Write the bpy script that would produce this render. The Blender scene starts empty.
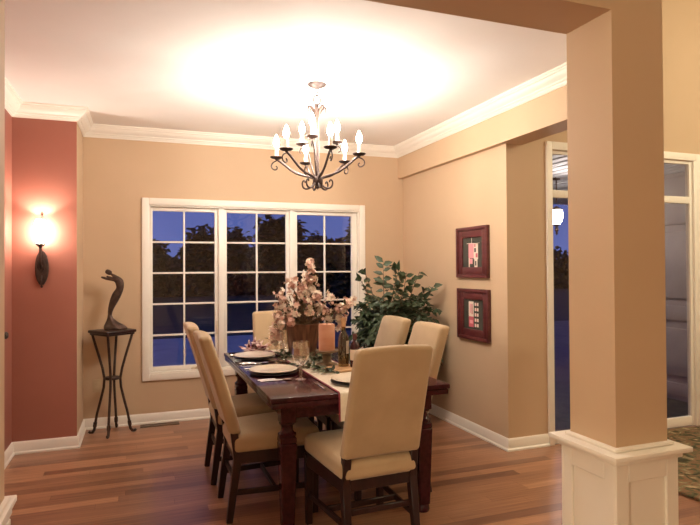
import bpy, bmesh, math, random
from mathutils import Vector, Matrix, Quaternion
R = math.radians
PI = math.pi
random.seed(7)
S = bpy.context.scene
COL = S.collection

# ------------------------------------------------------------------ camera
f_px, cam_loc = 571.87, Vector((-2.705, -5.6568, 1.4288))
yaw, pit, rol = 0.35283, 0.01105, -0.00582
cd = bpy.data.cameras.new('camera'); cam = bpy.data.objects.new('camera', cd); COL.objects.link(cam)
cd.sensor_fit = 'HORIZONTAL'; cd.sensor_width = 36.0; cd.lens = 36.0 * f_px / 700.0
cd.clip_start = 0.02; cd.clip_end = 300
Fv = Vector((math.sin(yaw)*math.cos(pit), math.cos(yaw)*math.cos(pit), math.sin(pit)))
Rv = Vector((math.cos(yaw), -math.sin(yaw), 0)); Uv = Rv.cross(Fv)
R2 = Rv*math.cos(rol) + Uv*math.sin(rol); U2 = -Rv*math.sin(rol) + Uv*math.cos(rol)
M = Matrix((R2, U2, -Fv)).transposed().to_4x4(); M.translation = cam_loc
cam.matrix_world = M
S.camera = cam

# ------------------------------------------------------------------ world: dusk sky
w = bpy.data.worlds.new('dusk_sky'); S.world = w; w.use_nodes = True
nt = w.node_tree; nt.nodes.clear()
o_ = nt.nodes.new('ShaderNodeOutputWorld'); bg = nt.nodes.new('ShaderNodeBackground')
tc = nt.nodes.new('ShaderNodeTexCoord'); sp = nt.nodes.new('ShaderNodeSeparateXYZ'); cr = nt.nodes.new('ShaderNodeValToRGB')
no = nt.nodes.new('ShaderNodeTexNoise'); no.inputs['Scale'].default_value = 5; no.inputs['Detail'].default_value = 4
mx = nt.nodes.new('ShaderNodeMixRGB'); mx.blend_type = 'MULTIPLY'; mx.inputs['Fac'].default_value = .55
nt.links.new(tc.outputs['Generated'], sp.inputs[0]); nt.links.new(sp.outputs['Z'], cr.inputs['Fac'])
nt.links.new(tc.outputs['Generated'], no.inputs['Vector'])
e = cr.color_ramp.elements
e[0].position = 0.0; e[0].color = (.09, .125, .34, 1)
e[1].position = 0.30; e[1].color = (.04, .065, .26, 1)
nt.links.new(cr.outputs['Color'], mx.inputs['Color1']); nt.links.new(no.outputs['Fac'], mx.inputs['Color2'])
nt.links.new(mx.outputs['Color'], bg.inputs['Color']); bg.inputs['Strength'].default_value = 1.5
nt.links.new(bg.outputs[0], o_.inputs[0])

# ------------------------------------------------------------------ exposure and light levels
S.view_settings.view_transform = 'Standard'; S.view_settings.look = 'None'
S.view_settings.exposure = 0.3; S.view_settings.gamma = 1.0; S.view_settings.use_curve_mapping = False
S.cycles.use_denoising = True
S.cycles.max_bounces = 10; S.cycles.diffuse_bounces = 6; S.cycles.glossy_bounces = 5
S.cycles.transparent_max_bounces = 16; S.cycles.transmission_bounces = 8
S.cycles.sample_clamp_indirect = 6.0
WARM = (1.0, .90, .78)
BULB = 385.0        # radiance of a chandelier bulb
SCONCE = 60.0       # radiance of the sconce glass
LANTERN = 60.0

def lamp(name, kind, loc, power, size=.1, color=WARM, rot=None):
    l = bpy.data.lights.new(name, kind); l.energy = power; l.color = color
    if kind == 'AREA': l.shape = 'DISK'; l.size = size
    else: l.shadow_soft_size = size
    o = bpy.data.objects.new(name, l); COL.objects.link(o); o.location = loc
    if rot: o.rotation_euler = rot
    return o
lamp('porch_fill', 'POINT', (1.9, -.4, 2.2), 12, .1, (1, .86, .74))  # added fill with no fixture, brightens the porch siding beside the lantern
# foyer light out of view; fill points added behind the camera to brighten surfaces
lamp('foyer_light', 'POINT', (2.4, -4.0, 3.1), 105, .15, (1, .93, .66))
lamp('great_room_fill', 'POINT', (-5.2, -6.2, 1.75), 135, .2, (1, .96, .72))
lamp('great_room_fill', 'POINT', (-3.6, -8.2, 1.75), 30, .2, (1, .96, .72))

# ------------------------------------------------------------------ materials
MATS = {}
def base_mat(name, col, rough=.5, metal=0.0, spec=.5, coat=0.0, sheen=0.0):
    m = bpy.data.materials.new(name); m.use_nodes = True
    b = m.node_tree.nodes['Principled BSDF']
    b.inputs['Base Color'].default_value = (*col, 1); b.inputs['Roughness'].default_value = rough
    b.inputs['Metallic'].default_value = metal; b.inputs['Specular IOR Level'].default_value = spec
    b.inputs['Coat Weight'].default_value = coat; b.inputs['Sheen Weight'].default_value = sheen
    MATS[name] = m
    return m, m.node_tree, b
def noise_mat(name, c1, c2, scale=8, rough=.5, bump=0.0, bscale=None, detail=4, stretch=(1, 1, 1), lo=.35, hi=.65, **k):
    m, t, b = base_mat(name, c1, rough, **k)
    tc = t.nodes.new('ShaderNodeTexCoord'); mp = t.nodes.new('ShaderNodeMapping'); mp.inputs['Scale'].default_value = stretch
    n = t.nodes.new('ShaderNodeTexNoise'); n.inputs['Scale'].default_value = scale; n.inputs['Detail'].default_value = detail
    r = t.nodes.new('ShaderNodeValToRGB'); r.color_ramp.elements[0].color = (*c1, 1); r.color_ramp.elements[1].color = (*c2, 1)
    r.color_ramp.elements[0].position = lo; r.color_ramp.elements[1].position = hi
    t.links.new(tc.outputs['Object'], mp.inputs[0]); t.links.new(mp.outputs[0], n.inputs['Vector'])
    t.links.new(n.outputs['Fac'], r.inputs['Fac']); t.links.new(r.outputs['Color'], b.inputs['Base Color'])
    if bump:
        n2 = t.nodes.new('ShaderNodeTexNoise'); n2.inputs['Scale'].default_value = bscale or scale*6; n2.inputs['Detail'].default_value = 3
        bp = t.nodes.new('ShaderNodeBump'); bp.inputs['Strength'].default_value = bump; bp.inputs['Distance'].default_value = .01
        t.links.new(tc.outputs['Object'], n2.inputs['Vector']); t.links.new(n2.outputs['Fac'], bp.inputs['Height']); t.links.new(bp.outputs[0], b.inputs['Normal'])
    return m
def emit_mat(name, col, strength):
    m = bpy.data.materials.new(name); m.use_nodes = True; t = m.node_tree; t.nodes.clear()
    o = t.nodes.new('ShaderNodeOutputMaterial'); e = t.nodes.new('ShaderNodeEmission')
    e.inputs[0].default_value = (*col, 1); e.inputs[1].default_value = strength
    t.links.new(e.outputs[0], o.inputs[0]); MATS[name] = m
    return m
def glass_mat(name, tint=(1, 1, 1), ior=1.45, rough=0.0, extra=0.0, glossy=(1, 1, 1)):
    m = bpy.data.materials.new(name); m.use_nodes = True; t = m.node_tree; t.nodes.clear()
    o = t.nodes.new('ShaderNodeOutputMaterial'); mix = t.nodes.new('ShaderNodeMixShader')
    tr = t.nodes.new('ShaderNodeBsdfTransparent'); tr.inputs[0].default_value = (*tint, 1)
    gl = t.nodes.new('ShaderNodeBsdfGlossy'); gl.inputs['Roughness'].default_value = rough; gl.inputs['Color'].default_value = (*glossy, 1)
    fr = t.nodes.new('ShaderNodeFresnel'); ge = t.nodes.new('ShaderNodeNewGeometry')
    # the same air-to-glass reflectance on both faces of the thin sheet
    pw = t.nodes.new('ShaderNodeMath'); pw.operation = 'MULTIPLY_ADD'; pw.inputs[1].default_value = 1/ior - ior; pw.inputs[2].default_value = ior
    t.links.new(ge.outputs['Backfacing'], pw.inputs[0]); t.links.new(pw.outputs[0], fr.inputs[0])
    ad = t.nodes.new('ShaderNodeMath'); ad.operation = 'ADD'; ad.inputs[1].default_value = extra
    t.links.new(fr.outputs[0], ad.inputs[0]); t.links.new(ad.outputs[0], mix.inputs[0])
    t.links.new(tr.outputs[0], mix.inputs[1]); t.links.new(gl.outputs[0], mix.inputs[2]); t.links.new(mix.outputs[0], o.inputs[0])
    MATS[name] = m
    return m

WALL = noise_mat('tan_wall_paint', (.56, .40, .26), (.575, .41, .27), 3, .62, bump=.06, bscale=260, spec=.3)
RED = noise_mat('terracotta_wall_paint', (.33, .122, .085), (.345, .128, .09), 3, .6, bump=.06, bscale=260, spec=.3)
CEIL = noise_mat('white_ceiling_paint', (.90, .865, .835), (.92, .885, .855), 3, .8, bump=.08, bscale=180, spec=.2)
TRIM = noise_mat('cream_trim_paint', (.84, .785, .70), (.86, .805, .72), 4, .38, spec=.4)
FABRIC = noise_mat('beige_microfibre', (.42, .298, .175), (.48, .345, .208), 5, .85, bump=.12, bscale=220, sheen=.3, spec=.15)
DARKWOOD = noise_mat('espresso_wood', (.020, .007, .007), (.032, .011, .010), 6, .36, stretch=(6, 6, .8), spec=.35)
CHERRY = noise_mat('dark_cherry_wood', (.034, .006, .010), (.055, .011, .015), 4, .10, stretch=(8, 1, 8), spec=.32)
IRON = noise_mat('bronze_brown_iron', (.034, .018, .014), (.062, .032, .023), 30, .5, metal=.3)
BRONZE = noise_mat('dark_cast_bronze', (.05, .028, .021), (.09, .052, .038), 24, .5, metal=.45, bump=.3, bscale=50)
WHITEPLASTIC = base_mat('ivory_plastic', (.72, .62, .47), .4)[0]
ALMOND = base_mat('almond_plastic', (.56, .42, .26), .4)[0]
BURGUNDY = noise_mat('burgundy_frame_wood', (.085, .018, .018), (.12, .028, .026), 10, .38, stretch=(1, 1, 4))
MAT_DARK = noise_mat('charcoal_mat_board', (.040, .036, .026), (.052, .047, .034), 20, .7)
PORCELAIN = base_mat('cream_porcelain', (.80, .72, .60), .22)[0]
CHARGER = base_mat('dark_charger_glaze', (.035, .02, .02), .3)[0]
SILVER = base_mat('polished_silver', (.80, .78, .74), .2, 1.0)[0]
LINEN = noise_mat('ivory_linen', (.72, .64, .52), (.78, .70, .58), 60, .85, bump=.2, bscale=400)
WINEFABRIC = base_mat('wine_red_piping', (.20, .015, .035), .7)[0]
WAX = noise_mat('peach_wax', (.70, .34, .23), (.78, .44, .31), 6, .5, stretch=(1, 1, 3))
COPPER = noise_mat('mottled_copper_glaze', (.07, .03, .02), (.25, .11, .06), 7, .3, stretch=(5, 5, .6), metal=.3)
STONE = noise_mat('antique_holder_finish', (.14, .09, .05), (.26, .19, .11), 18, .5)
LEAF = noise_mat('ficus_leaf_green', (.022, .040, .016), (.060, .085, .038), 9, .5)
VARIEG = noise_mat('variegated_pink_leaf', (.20, .04, .05), (.72, .55, .50), 30, .6, lo=.42, hi=.58)
GARLAND = noise_mat('garland_leaf_green', (.03, .045, .02), (.09, .11, .05), 12, .6)
BARK = noise_mat('grey_brown_bark', (.10, .065, .04), (.17, .12, .08), 14, .8, stretch=(3, 3, .7))
PINK = noise_mat('dusty_pink_petal', (.70, .44, .36), (.86, .66, .56), 14, .7)
CREAMP = noise_mat('cream_petal', (.82, .71, .58), (.90, .80, .69), 14, .7)
MAUVE = noise_mat('faded_mauve_petal', (.50, .27, .23), (.72, .48, .40), 18, .7)
DRIED = noise_mat('dried_flower_stem', (.20, .13, .08), (.30, .20, .13), 12, .8)
BOTTLEG = glass_mat('olive_bottle_glass', (.66, .52, .22), extra=.06)
BOTTLEW = glass_mat('clear_amber_glass', (.80, .64, .40), extra=.05)
CRYSTAL = glass_mat('cut_crystal', (.97, .95, .92), extra=.20)
PANE = glass_mat('window_glass', (.93, .93, .95), ior=1.45)
DARKGLASS = base_mat('dark_ruby_glass', (.045, .010, .014), .08)[0]
CORK = base_mat('tan_cork', (.45, .30, .16), .8)[0]
BOARDM = noise_mat('light_maple_board', (.55, .33, .17), (.66, .42, .23), 6, .5, stretch=(1, 8, 1))
CANDLESLEEVE = base_mat('ivory_candle_sleeve', (.82, .74, .62), .5)[0]
BULBM = emit_mat('glowing_bulb', (1.0, .91, .79), BULB)
SHADEM = emit_mat('glowing_frosted_glass', (1.0, .86, .72), SCONCE)
LANTERNM = emit_mat('glowing_lantern_glass', (1.0, .90, .80), LANTERN)
GRASS = noise_mat('night_lawn', (.020, .026, .016), (.045, .05, .03), 3, .9)
PAVE = noise_mat('pale_concrete', (.42, .40, .38), (.52, .50, .47), 2, .7)
TREEM = noise_mat('night_tree_leaf', (.018, .022, .014), (.045, .050, .032), 2, .9)
SLATE = noise_mat('dark_slate_paving', (.06, .055, .055), (.10, .09, .09), 3, .6)
SIDING = noise_mat('grey_siding', (.33, .29, .28), (.38, .34, .33), 4, .7)
PORCHW = base_mat('porch_ceiling_paint', (.62, .62, .64), .6)[0]
RUBBER = base_mat('brown_metal_grille', (.10, .06, .035), .5)[0]

def floor_material():
    m, t, b = base_mat('brazilian_cherry_planks', (.3, .1, .05), .33, coat=.08)
    tc = t.nodes.new('ShaderNodeTexCoord')
    sx = t.nodes.new('ShaderNodeSeparateXYZ'); t.links.new(tc.outputs['Object'], sx.inputs[0])
    def math_(op, a, b_=None):
        n = t.nodes.new('ShaderNodeMath'); n.operation = op
        for k, v in enumerate((a, b_)):
            if v is None: continue
            if hasattr(v, 'is_linked'): t.links.new(v, n.inputs[k])
            else: n.inputs[k].default_value = v
        return n.outputs[0]
    yr = math_('DIVIDE', sx.outputs['Y'], .083); row = math_('FLOOR', yr); fy = math_('FRACT', yr)
    wn = t.nodes.new('ShaderNodeTexWhiteNoise'); wn.noise_dimensions = '1D'; t.links.new(row, wn.inputs['W'])
    xr = math_('ADD', math_('DIVIDE', sx.outputs['X'], 1.25), math_('MULTIPLY', wn.outputs['Value'], 9.0)); pl = math_('FLOOR', xr); fx = math_('FRACT', xr)
    cb = t.nodes.new('ShaderNodeCombineXYZ'); t.links.new(row, cb.inputs[0]); t.links.new(pl, cb.inputs[1])
    w2_ = t.nodes.new('ShaderNodeTexWhiteNoise'); w2_.noise_dimensions = '2D'; t.links.new(cb.outputs[0], w2_.inputs['Vector'])
    gap = math_('MAXIMUM', math_('LESS_THAN', fy, .018), math_('LESS_THAN', fx, .0018))
    rp = t.nodes.new('ShaderNodeValToRGB'); el = rp.color_ramp.elements
    el[0].position = 0; el[0].color = (.20, .092, .056, 1)
    el[1].position = 1; el[1].color = (.47, .255, .145, 1)
    for p, c in ((.12, (.26, .122, .072, 1)), (.3, (.31, .15, .086, 1)), (.6, (.36, .18, .102, 1)), (.85, (.42, .215, .12, 1))):
        x = el.new(p); x.color = c
    t.links.new(w2_.outputs['Value'], rp.inputs['Fac'])
    mp = t.nodes.new('ShaderNodeMapping'); mp.inputs['Scale'].default_value = (.9, 24, 1)
    n = t.nodes.new('ShaderNodeTexNoise'); n.inputs['Scale'].default_value = 3; n.inputs['Detail'].default_value = 6
    t.links.new(tc.outputs['Object'], mp.inputs[0]); t.links.new(mp.outputs[0], n.inputs['Vector'])
    g = t.nodes.new('ShaderNodeValToRGB'); g.color_ramp.elements[0].position = .3; g.color_ramp.elements[1].position = .72
    g.color_ramp.elements[0].color = (.68, .62, .58, 1); g.color_ramp.elements[1].color = (1.12, 1.1, 1.08, 1)
    t.links.new(n.outputs['Fac'], g.inputs['Fac'])
    mx = t.nodes.new('ShaderNodeMixRGB'); mx.blend_type = 'MULTIPLY'; mx.inputs['Fac'].default_value = 1
    t.links.new(rp.outputs['Color'], mx.inputs['Color1']); t.links.new(g.outputs['Color'], mx.inputs['Color2'])
    m2 = t.nodes.new('ShaderNodeMixRGB'); m2.blend_type = 'MULTIPLY'; m2.inputs['Color2'].default_value = (.62, .52, .46, 1)
    t.links.new(gap, m2.inputs['Fac']); t.links.new(mx.outputs['Color'], m2.inputs['Color1'])
    t.links.new(m2.outputs['Color'], b.inputs['Base Color'])
    return m
FLOOR = floor_material()
def rug_material():
    m, t, b = base_mat('patterned_rug_pile', (.2, .15, .08), .95, spec=.1)
    tc = t.nodes.new('ShaderNodeTexCoord')
    v = t.nodes.new('ShaderNodeTexNoise'); v.inputs['Scale'].default_value = 11; v.inputs['Detail'].default_value = 4; v.inputs['Distortion'].default_value = 1.2
    r = t.nodes.new('ShaderNodeValToRGB'); el = r.color_ramp.elements
    el[0].position = .36; el[0].color = (.06, .05, .03, 1); el[1].position = .66; el[1].color = (.50, .37, .21, 1)
    for p, c in ((.44, (.12, .115, .06, 1)), (.52, (.26, .13, .07, 1)), (.58, (.20, .18, .095, 1))):
        x = el.new(p); x.color = c
    t.links.new(tc.outputs['Object'], v.inputs['Vector']); t.links.new(v.outputs['Fac'], r.inputs['Fac']); t.links.new(r.outputs['Color'], b.inputs['Base Color'])
    bp = t.nodes.new('ShaderNodeBump'); bp.inputs['Strength'].default_value = .6; bp.inputs['Distance'].default_value = .02
    n2 = t.nodes.new('ShaderNodeTexNoise'); n2.inputs['Scale'].default_value = 160
    t.links.new(tc.outputs['Object'], n2.inputs['Vector']); t.links.new(n2.outputs['Fac'], bp.inputs['Height']); t.links.new(bp.outputs[0], b.inputs['Normal'])
    return m
RUG = rug_material()

# ------------------------------------------------------------------ mesh helpers
class MB:
    def __init__(s): s.bm = bmesh.new()
    def _xf(s, vs, m):
        if m is not None: bmesh.ops.transform(s.bm, matrix=m, verts=vs)
    def box(s, lo, hi, bev=0.0, seg=2, m=None, mi=0):
        c = [(a+b)/2 for a, b in zip(lo, hi)]; d = [abs(b-a) for a, b in zip(lo, hi)]
        t = bmesh.new(); bmesh.ops.create_cube(t, size=1)
        bmesh.ops.scale(t, vec=d, verts=t.verts)
        if bev: bmesh.ops.bevel(t, geom=t.edges[:], offset=min(bev, min(d)*.49), segments=seg, affect='EDGES', profile=.5)
        bmesh.ops.translate(t, vec=c, verts=t.verts)
        s.merge(t, m, mi); return s
    def merge(s, t, m=None, mi=0):
        mp = {}
        for v in t.verts: mp[v] = s.bm.verts.new(m @ v.co if m is not None else v.co)
        for f in t.faces:
            try:
                g = s.bm.faces.new([mp[v] for v in f.verts]); g.material_index = mi
            except ValueError: pass
        t.free()
    def lathe(s, prof, c=(0, 0, 0), n=32, m=None, caps=True, mi=0):
        """prof: list of (radius, z)."""
        t = bmesh.new(); rings = []
        for r, z in prof:
            if r < 1e-6: rings.append([t.verts.new((c[0], c[1], c[2]+z))])
            else: rings.append([t.verts.new((c[0]+r*math.cos(2*PI*i/n), c[1]+r*math.sin(2*PI*i/n), c[2]+z)) for i in range(n)])
        for a, b in zip(rings, rings[1:]):
            for i in range(n):
                j = (i+1) % n
                if len(a) == 1 and len(b) == 1: continue
                if len(a) == 1: t.faces.new((a[0], b[j], b[i]))
                elif len(b) == 1: t.faces.new((a[i], a[j], b[0]))
                else: t.faces.new((a[i], a[j], b[j], b[i]))
        if caps:
            if len(rings[0]) > 1: t.faces.new(rings[0][::-1])
            if len(rings[-1]) > 1: t.faces.new(rings[-1])
        bmesh.ops.recalc_face_normals(t, faces=t.faces[:])
        s.merge(t, m, mi); return s
    def tube(s, pts, rad, n=10, m=None, flat=1.0, mi=0):
        """round tube through pts; rad a number or a list; flat squeezes it across its width."""
        pts = [Vector(p) for p in pts]; k = len(pts)
        if not hasattr(rad, '__len__'): rad = [rad]*k
        t = bmesh.new(); rings = []; up = None
        for i, p in enumerate(pts):
            d = (pts[min(i+1, k-1)] - pts[max(i-1, 0)]).normalized()
            if up is None:
                up = Vector((0, 0, 1)) if abs(d.z) < .9 else Vector((0, 1, 0))
            x = d.cross(up)
            if x.length < 1e-6: x = d.orthogonal()
            x.normalize(); y = x.cross(d).normalized(); up = y
            rings.append([t.verts.new(p + (x*math.cos(2*PI*j/n)*flat + y*math.sin(2*PI*j/n))*rad[i]) for j in range(n)])
        for a, b in zip(rings, rings[1:]):
            for j in range(n): t.faces.new((a[j], a[(j+1) % n], b[(j+1) % n], b[j]))
        t.faces.new(rings[0][::-1]); t.faces.new(rings[-1])
        bmesh.ops.recalc_face_normals(t, faces=t.faces[:])
        s.merge(t, m, mi); return s
    def bar(s, a, b, w, d=None, w2=None, d2=None, ref=(1, 0, 0), bev=.003):
        """rectangular bar from a to b; w along ref, d across."""
        a, b = Vector(a), Vector(b); d = d or w; w2 = w2 or w; d2 = d2 or d
        z = (b-a).normalized(); x = Vector(ref); x = (x - z*x.dot(z)).normalized(); y = z.cross(x)
        t = bmesh.new(); vs = []
        for p, ww, dd in ((a, w, d), (b, w2, d2)):
            vs.append([t.verts.new(p + x*sx*ww/2 + y*sy*dd/2) for sx, sy in ((-1, -1), (1, -1), (1, 1), (-1, 1))])
        t.faces.new(vs[0][::-1]); t.faces.new(vs[1])
        for j in range(4): t.faces.new((vs[0][j], vs[0][(j+1) % 4], vs[1][(j+1) % 4], vs[1][j]))
        bmesh.ops.recalc_face_normals(t, faces=t.faces[:])
        if bev: bmesh.ops.bevel(t, geom=t.edges[:], offset=bev, segments=1, affect='EDGES', profile=.5)
        s.merge(t); return s
    def prism(s, poly, z0, z1, m=None, mi=0):
        t = bmesh.new()
        a = [t.verts.new((x, y, z0)) for x, y in poly]; b = [t.verts.new((x, y, z1)) for x, y in poly]
        t.faces.new(a[::-1]); t.faces.new(b); n = len(poly)
        for i in range(n): t.faces.new((a[i], a[(i+1) % n], b[(i+1) % n], b[i]))
        bmesh.ops.recalc_face_normals(t, faces=t.faces[:])
        s.merge(t, m, mi); return s
    def soft(s, half, r, n=8, k=4, fn=None, m=None):
        """rounded box with an even grid, centred on the origin; fn moves each point."""
        t = bmesh.new()
        def axis(h):
            inner = [-(h-r) + 2*(h-r)*i/n for i in range(n+1)]
            o = [h-r + r*math.tan(PI/4*i/k) for i in range(1, k+1)]
            return [-x for x in o[::-1]] + inner + o
        ax = [axis(h) for h in half]; cache = {}
        def V(p):
            key = tuple(round(c, 6) for c in p)
            if key not in cache:
                q = Vector(p); core = Vector([max(-(h-r), min(h-r, c)) for c, h in zip(q, half)])
                d = q-core
                # project the box corner onto the rounded surface
                if d.length > 1e-9: q = core + d.normalized()*r
                if fn: q = Vector(fn(q))
                cache[key] = t.verts.new(q)
            return cache[key]
        for a in range(3):
            u, v = (a+1) % 3, (a+2) % 3
            for sgn in (-1, 1):
                for i in range(len(ax[u])-1):
                    for j in range(len(ax[v])-1):
                        q = []
                        for ii, jj in ((i, j), (i+1, j), (i+1, j+1), (i, j+1)):
                            p = [0, 0, 0]; p[a] = sgn*half[a]; p[u] = ax[u][ii]; p[v] = ax[v][jj]; q.append(V(p))
                        if sgn < 0: q = q[::-1]
                        try: t.faces.new(q)
                        except ValueError: pass
        s.merge(t, m); return s
    def leaf(s, p, d, nrm, L, W, fold=.25, curl=.2, mi=0):
        d = Vector(d).normalized(); nrm = Vector(nrm); x = d.cross(nrm)
        if x.length < 1e-5: x = d.orthogonal()
        x.normalize(); nn = x.cross(d).normalized(); p = Vector(p)
        bm = s.bm
        def mid(t): return p + d*L*t - nn*curl*L*t*t
        m0, m1, m2, m3 = [bm.verts.new(mid(t)) for t in (0, .35, .7, 1)]
        l1, l2 = [bm.verts.new(mid(t) + x*W*.5*wd + nn*fold*W*.5*wd) for t, wd in ((.32, 1), (.68, .75))]
        r1, r2 = [bm.verts.new(mid(t) - x*W*.5*wd + nn*fold*W*.5*wd) for t, wd in ((.32, 1), (.68, .75))]
        for q in ((m0, m1, l1), (m1, m2, l2, l1), (m2, m3, l2), (m0, r1, m1), (m1, r1, r2, m2), (m2, r2, m3)):
            bm.faces.new(q).material_index = mi
    def build(s, name, mat, parent=None, smooth=40, loc=None):
        me = bpy.data.meshes.new(name); s.bm.to_mesh(me); s.bm.free()
        for mm in (mat if isinstance(mat, (list, tuple)) else [mat]): me.materials.append(mm)
        if smooth:
            me.polygons.foreach_set('use_smooth', [True]*len(me.polygons))
            me.set_sharp_from_angle(angle=R(smooth))
        me.update()
        o = bpy.data.objects.new(name, me); COL.objects.link(o)
        if parent is not None: o.parent = parent
        if loc is not None: o.location = loc
        return o
def thing(name, label, cat, loc=(0, 0, 0), rz=0.0, group=None):
    o = bpy.data.objects.new(name, None); COL.objects.link(o); o.empty_display_size = .1
    o.location = loc; o.rotation_euler = (0, 0, rz)
    o['label'] = label; o['category'] = cat
    if group: o['group'] = group
    return o
def tag(o, label, cat, group=None, kind=None):
    o['label'] = label; o['category'] = cat
    if group: o['group'] = group
    if kind: o['kind'] = kind
    return o
def struct(o, label=None):
    o['kind'] = 'structure'
    if label: o['label'] = label
    return o
def copy_tree(o, parent=None):
    c = o.copy(); COL.objects.link(c)
    if parent is not None: c.parent = parent
    for ch in list(o.children): copy_tree(ch, c)
    return c
def sweep(path, prof, names, mats):
    """moulding along path, interior on its right; prof: closed list of (inward, z). One mesh per straight run, mitred."""
    P = [Vector((x, y)) for x, y in path]; n = len(P)
    def off(i, d):
        dirs = []
        if i > 0: dirs.append((P[i]-P[i-1]).normalized())
        if i < n-1: dirs.append((P[i+1]-P[i]).normalized())
        rs = [Vector((v.y, -v.x)) for v in dirs]
        if len(rs) == 1: return P[i] + rs[0]*d
        b = rs[0]+rs[1]; b = b/ (1+rs[0].dot(rs[1]))
        return P[i] + b*d
    out = []
    for i in range(n-1):
        mb = MB(); A = [mb.bm.verts.new((*off(i, d), z)) for d, z in prof]; B = [mb.bm.verts.new((*off(i+1, d), z)) for d, z in prof]
        k = len(prof)
        for j in range(k): mb.bm.faces.new((A[j], A[(j+1) % k], B[(j+1) % k], B[j]))
        mb.bm.faces.new(A[::-1]); mb.bm.faces.new(B)
        bmesh.ops.recalc_face_normals(mb.bm, faces=mb.bm.faces[:])
        out.append(struct(mb.build(names[i], mats, smooth=30)))
    return out
def bez(p0, p1, p2, p3, n=12):
    p0, p1, p2, p3 = map(Vector, (p0, p1, p2, p3)); r = []
    for i in range(n+1):
        t = i/n; u = 1-t
        r.append(p0*u**3 + p1*3*u*u*t + p2*3*u*t*t + p3*t**3)
    return r

# ================================================================== THE SETTING
H = 2.74; HB = 2.406; HF = 4.0
XL, XN, YN = -3.64, -3.18, -.555      # left wall, alcove return, red nib wall
WY = -1.875                            # entry wall
CX, CW, CY, CDP = -1.025, .2575, -3.734, .243   # column
struct(MB().prism([(-6, -9.5), (4.5, -9.5), (4.5, WY), (0.15, WY), (0.15, .15), (-3.8, .15), (-3.8, -3.8), (-6, -3.8)], -.12, 0).build('floor', FLOOR, smooth=0),
       'glossy reddish brown hardwood plank floor')
# window opening in the back wall
WX0, WX1, WZ0, WZ1 = -2.62, -.517, .462, 2.038
b = MB()
for lo, hi in (((-3.8, 0, 0), (WX0, .15, 2.95)), ((WX1, 0, 0), (.15, .15, 2.95)), ((WX0, 0, 0), (WX1, .15, WZ0)), ((WX0, 0, WZ1), (WX1, .15, 2.95))): b.box(lo, hi)
struct(b.build('wall_back', WALL, smooth=0), 'tan back wall around the triple window')
b = MB(); b.box((-3.8, YN, 0), (XN, 0, 2.9))
o = b.build('wall_alcove', [RED, WALL], smooth=0)
for p in o.data.polygons:
    if abs(p.normal.x) > .5: p.material_index = 1
struct(o, 'terracotta red wall nib that carries the sconce')
struct(MB().box((-3.8, -3.734, 0), (XL, YN, 2.9)).build('wall_left', RED, smooth=0), 'terracotta red left wall')
struct(MB().box((0, WY, 0), (.15, 0, HB)).build('wall_right', WALL, smooth=0), 'tan right wall with the two pictures')
# entry wall with its glazed opening
EX0, EX1, EZ1 = .43, 2.03, 2.385
b = MB()
for lo, hi in (((.15, WY, 0), (EX0, WY+.07, HF)), ((EX1, WY, 0), (4.5, WY+.07, HF)), ((EX0, WY, EZ1), (EX1, WY+.07, HF))): b.box(lo, hi)
b.box((0.0, WY, HB), (.15, WY+.15, HF))
struct(b.build('wall_entry', WALL, smooth=0), 'tan entry wall around the sidelights')
struct(MB().box((-.058, -3.0, HB), (.15, WY, H+.2)).box((-.058, WY, HB), (.15, 0, H+.2)).build('beam_right', WALL, smooth=0), 'tan dropped beam over the right wall')
struct(MB().box((-6, CY-CDP, HB), (CX+CW, CY, HF)).build('beam_front', WALL, smooth=0), 'tan header beam over the opening to the dining room')
struct(MB().prism([(CX+CW-.02, CY-CDP+.06), (.15, -3.06), (.15, -3.0), (-.058, -3.0), (CX+CW-.12, CY)], HB, HF).build('beam_angled', WALL, smooth=0), 'tan beam behind the column')
struct(MB().prism([(.148, -3.0), (.15, -3.06), (.25, -3.0), (.25, WY), (.148, WY)], H, HF).build('wall_upper', WALL, smooth=0))
struct(MB().prism([(XL-.1, CY), (CX+CW-.14, CY), (.10, -2.99), (.10, .1), (-3.75, .1)], H, H+.1).build('ceiling', CEIL, smooth=0), 'smooth white dining room ceiling')
struct(MB().box((-6, -9.5, HF), (4.5, WY+.15, HF+.1)).build('ceiling_foyer', CEIL, smooth=0))
struct(MB().box((-6, CY-CDP, 0), (-3.36, CY, HB)).build('wall_front', WALL, smooth=0))
struct(MB().box((-6.15, -9.5, 0), (-6, CY-CDP, HF)).build('wall_far_left', WALL, smooth=0))
struct(MB().box((4.5, -9.5, 0), (4.65, WY+.15, HF)).build('wall_far_right', WALL, smooth=0))
struct(MB().box((-6.15, -9.65, 0), (4.65, -9.5, HF)).build('wall_rear', WALL, smooth=0))

# crown moulding
cp = [(0, H), (.088, H), (.088, H-.012), (.080, H-.016), (.078, H-.026), (.068, H-.030), (.062, H-.046), (.050, H-.060), (.034, H-.070), (.032, H-.080), (.022, H-.084), (.018, H-.096), (.010, H-.098), (.010, H-.107), (0, H-.107)]
sweep([(XL, CY), (XL, YN), (XN, YN), (XN, 0), (-.058, 0), (-.058, -2.99)], cp, ['trim_1', 'trim_2', 'trim_3', 'trim_4', 'trim_5'], TRIM)
bp = [(0, 0), (.024, 0), (.024, .012), (.018, .02), (.014, .022), (.014, .078), (.009, .09), (.005, .096), (0, .096)]
sweep([(XL, -3.73), (XL, YN), (XN, YN), (XN, 0), (0, 0), (0, WY), (.374, WY)], bp, ['baseboard_left', 'baseboard_alcove', 'baseboard_return', 'baseboard_back', 'baseboard_right', 'baseboard_entry'], TRIM)
sweep([(2.06, WY), (4.5, WY)], bp, ['baseboard_foyer'], TRIM)
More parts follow.
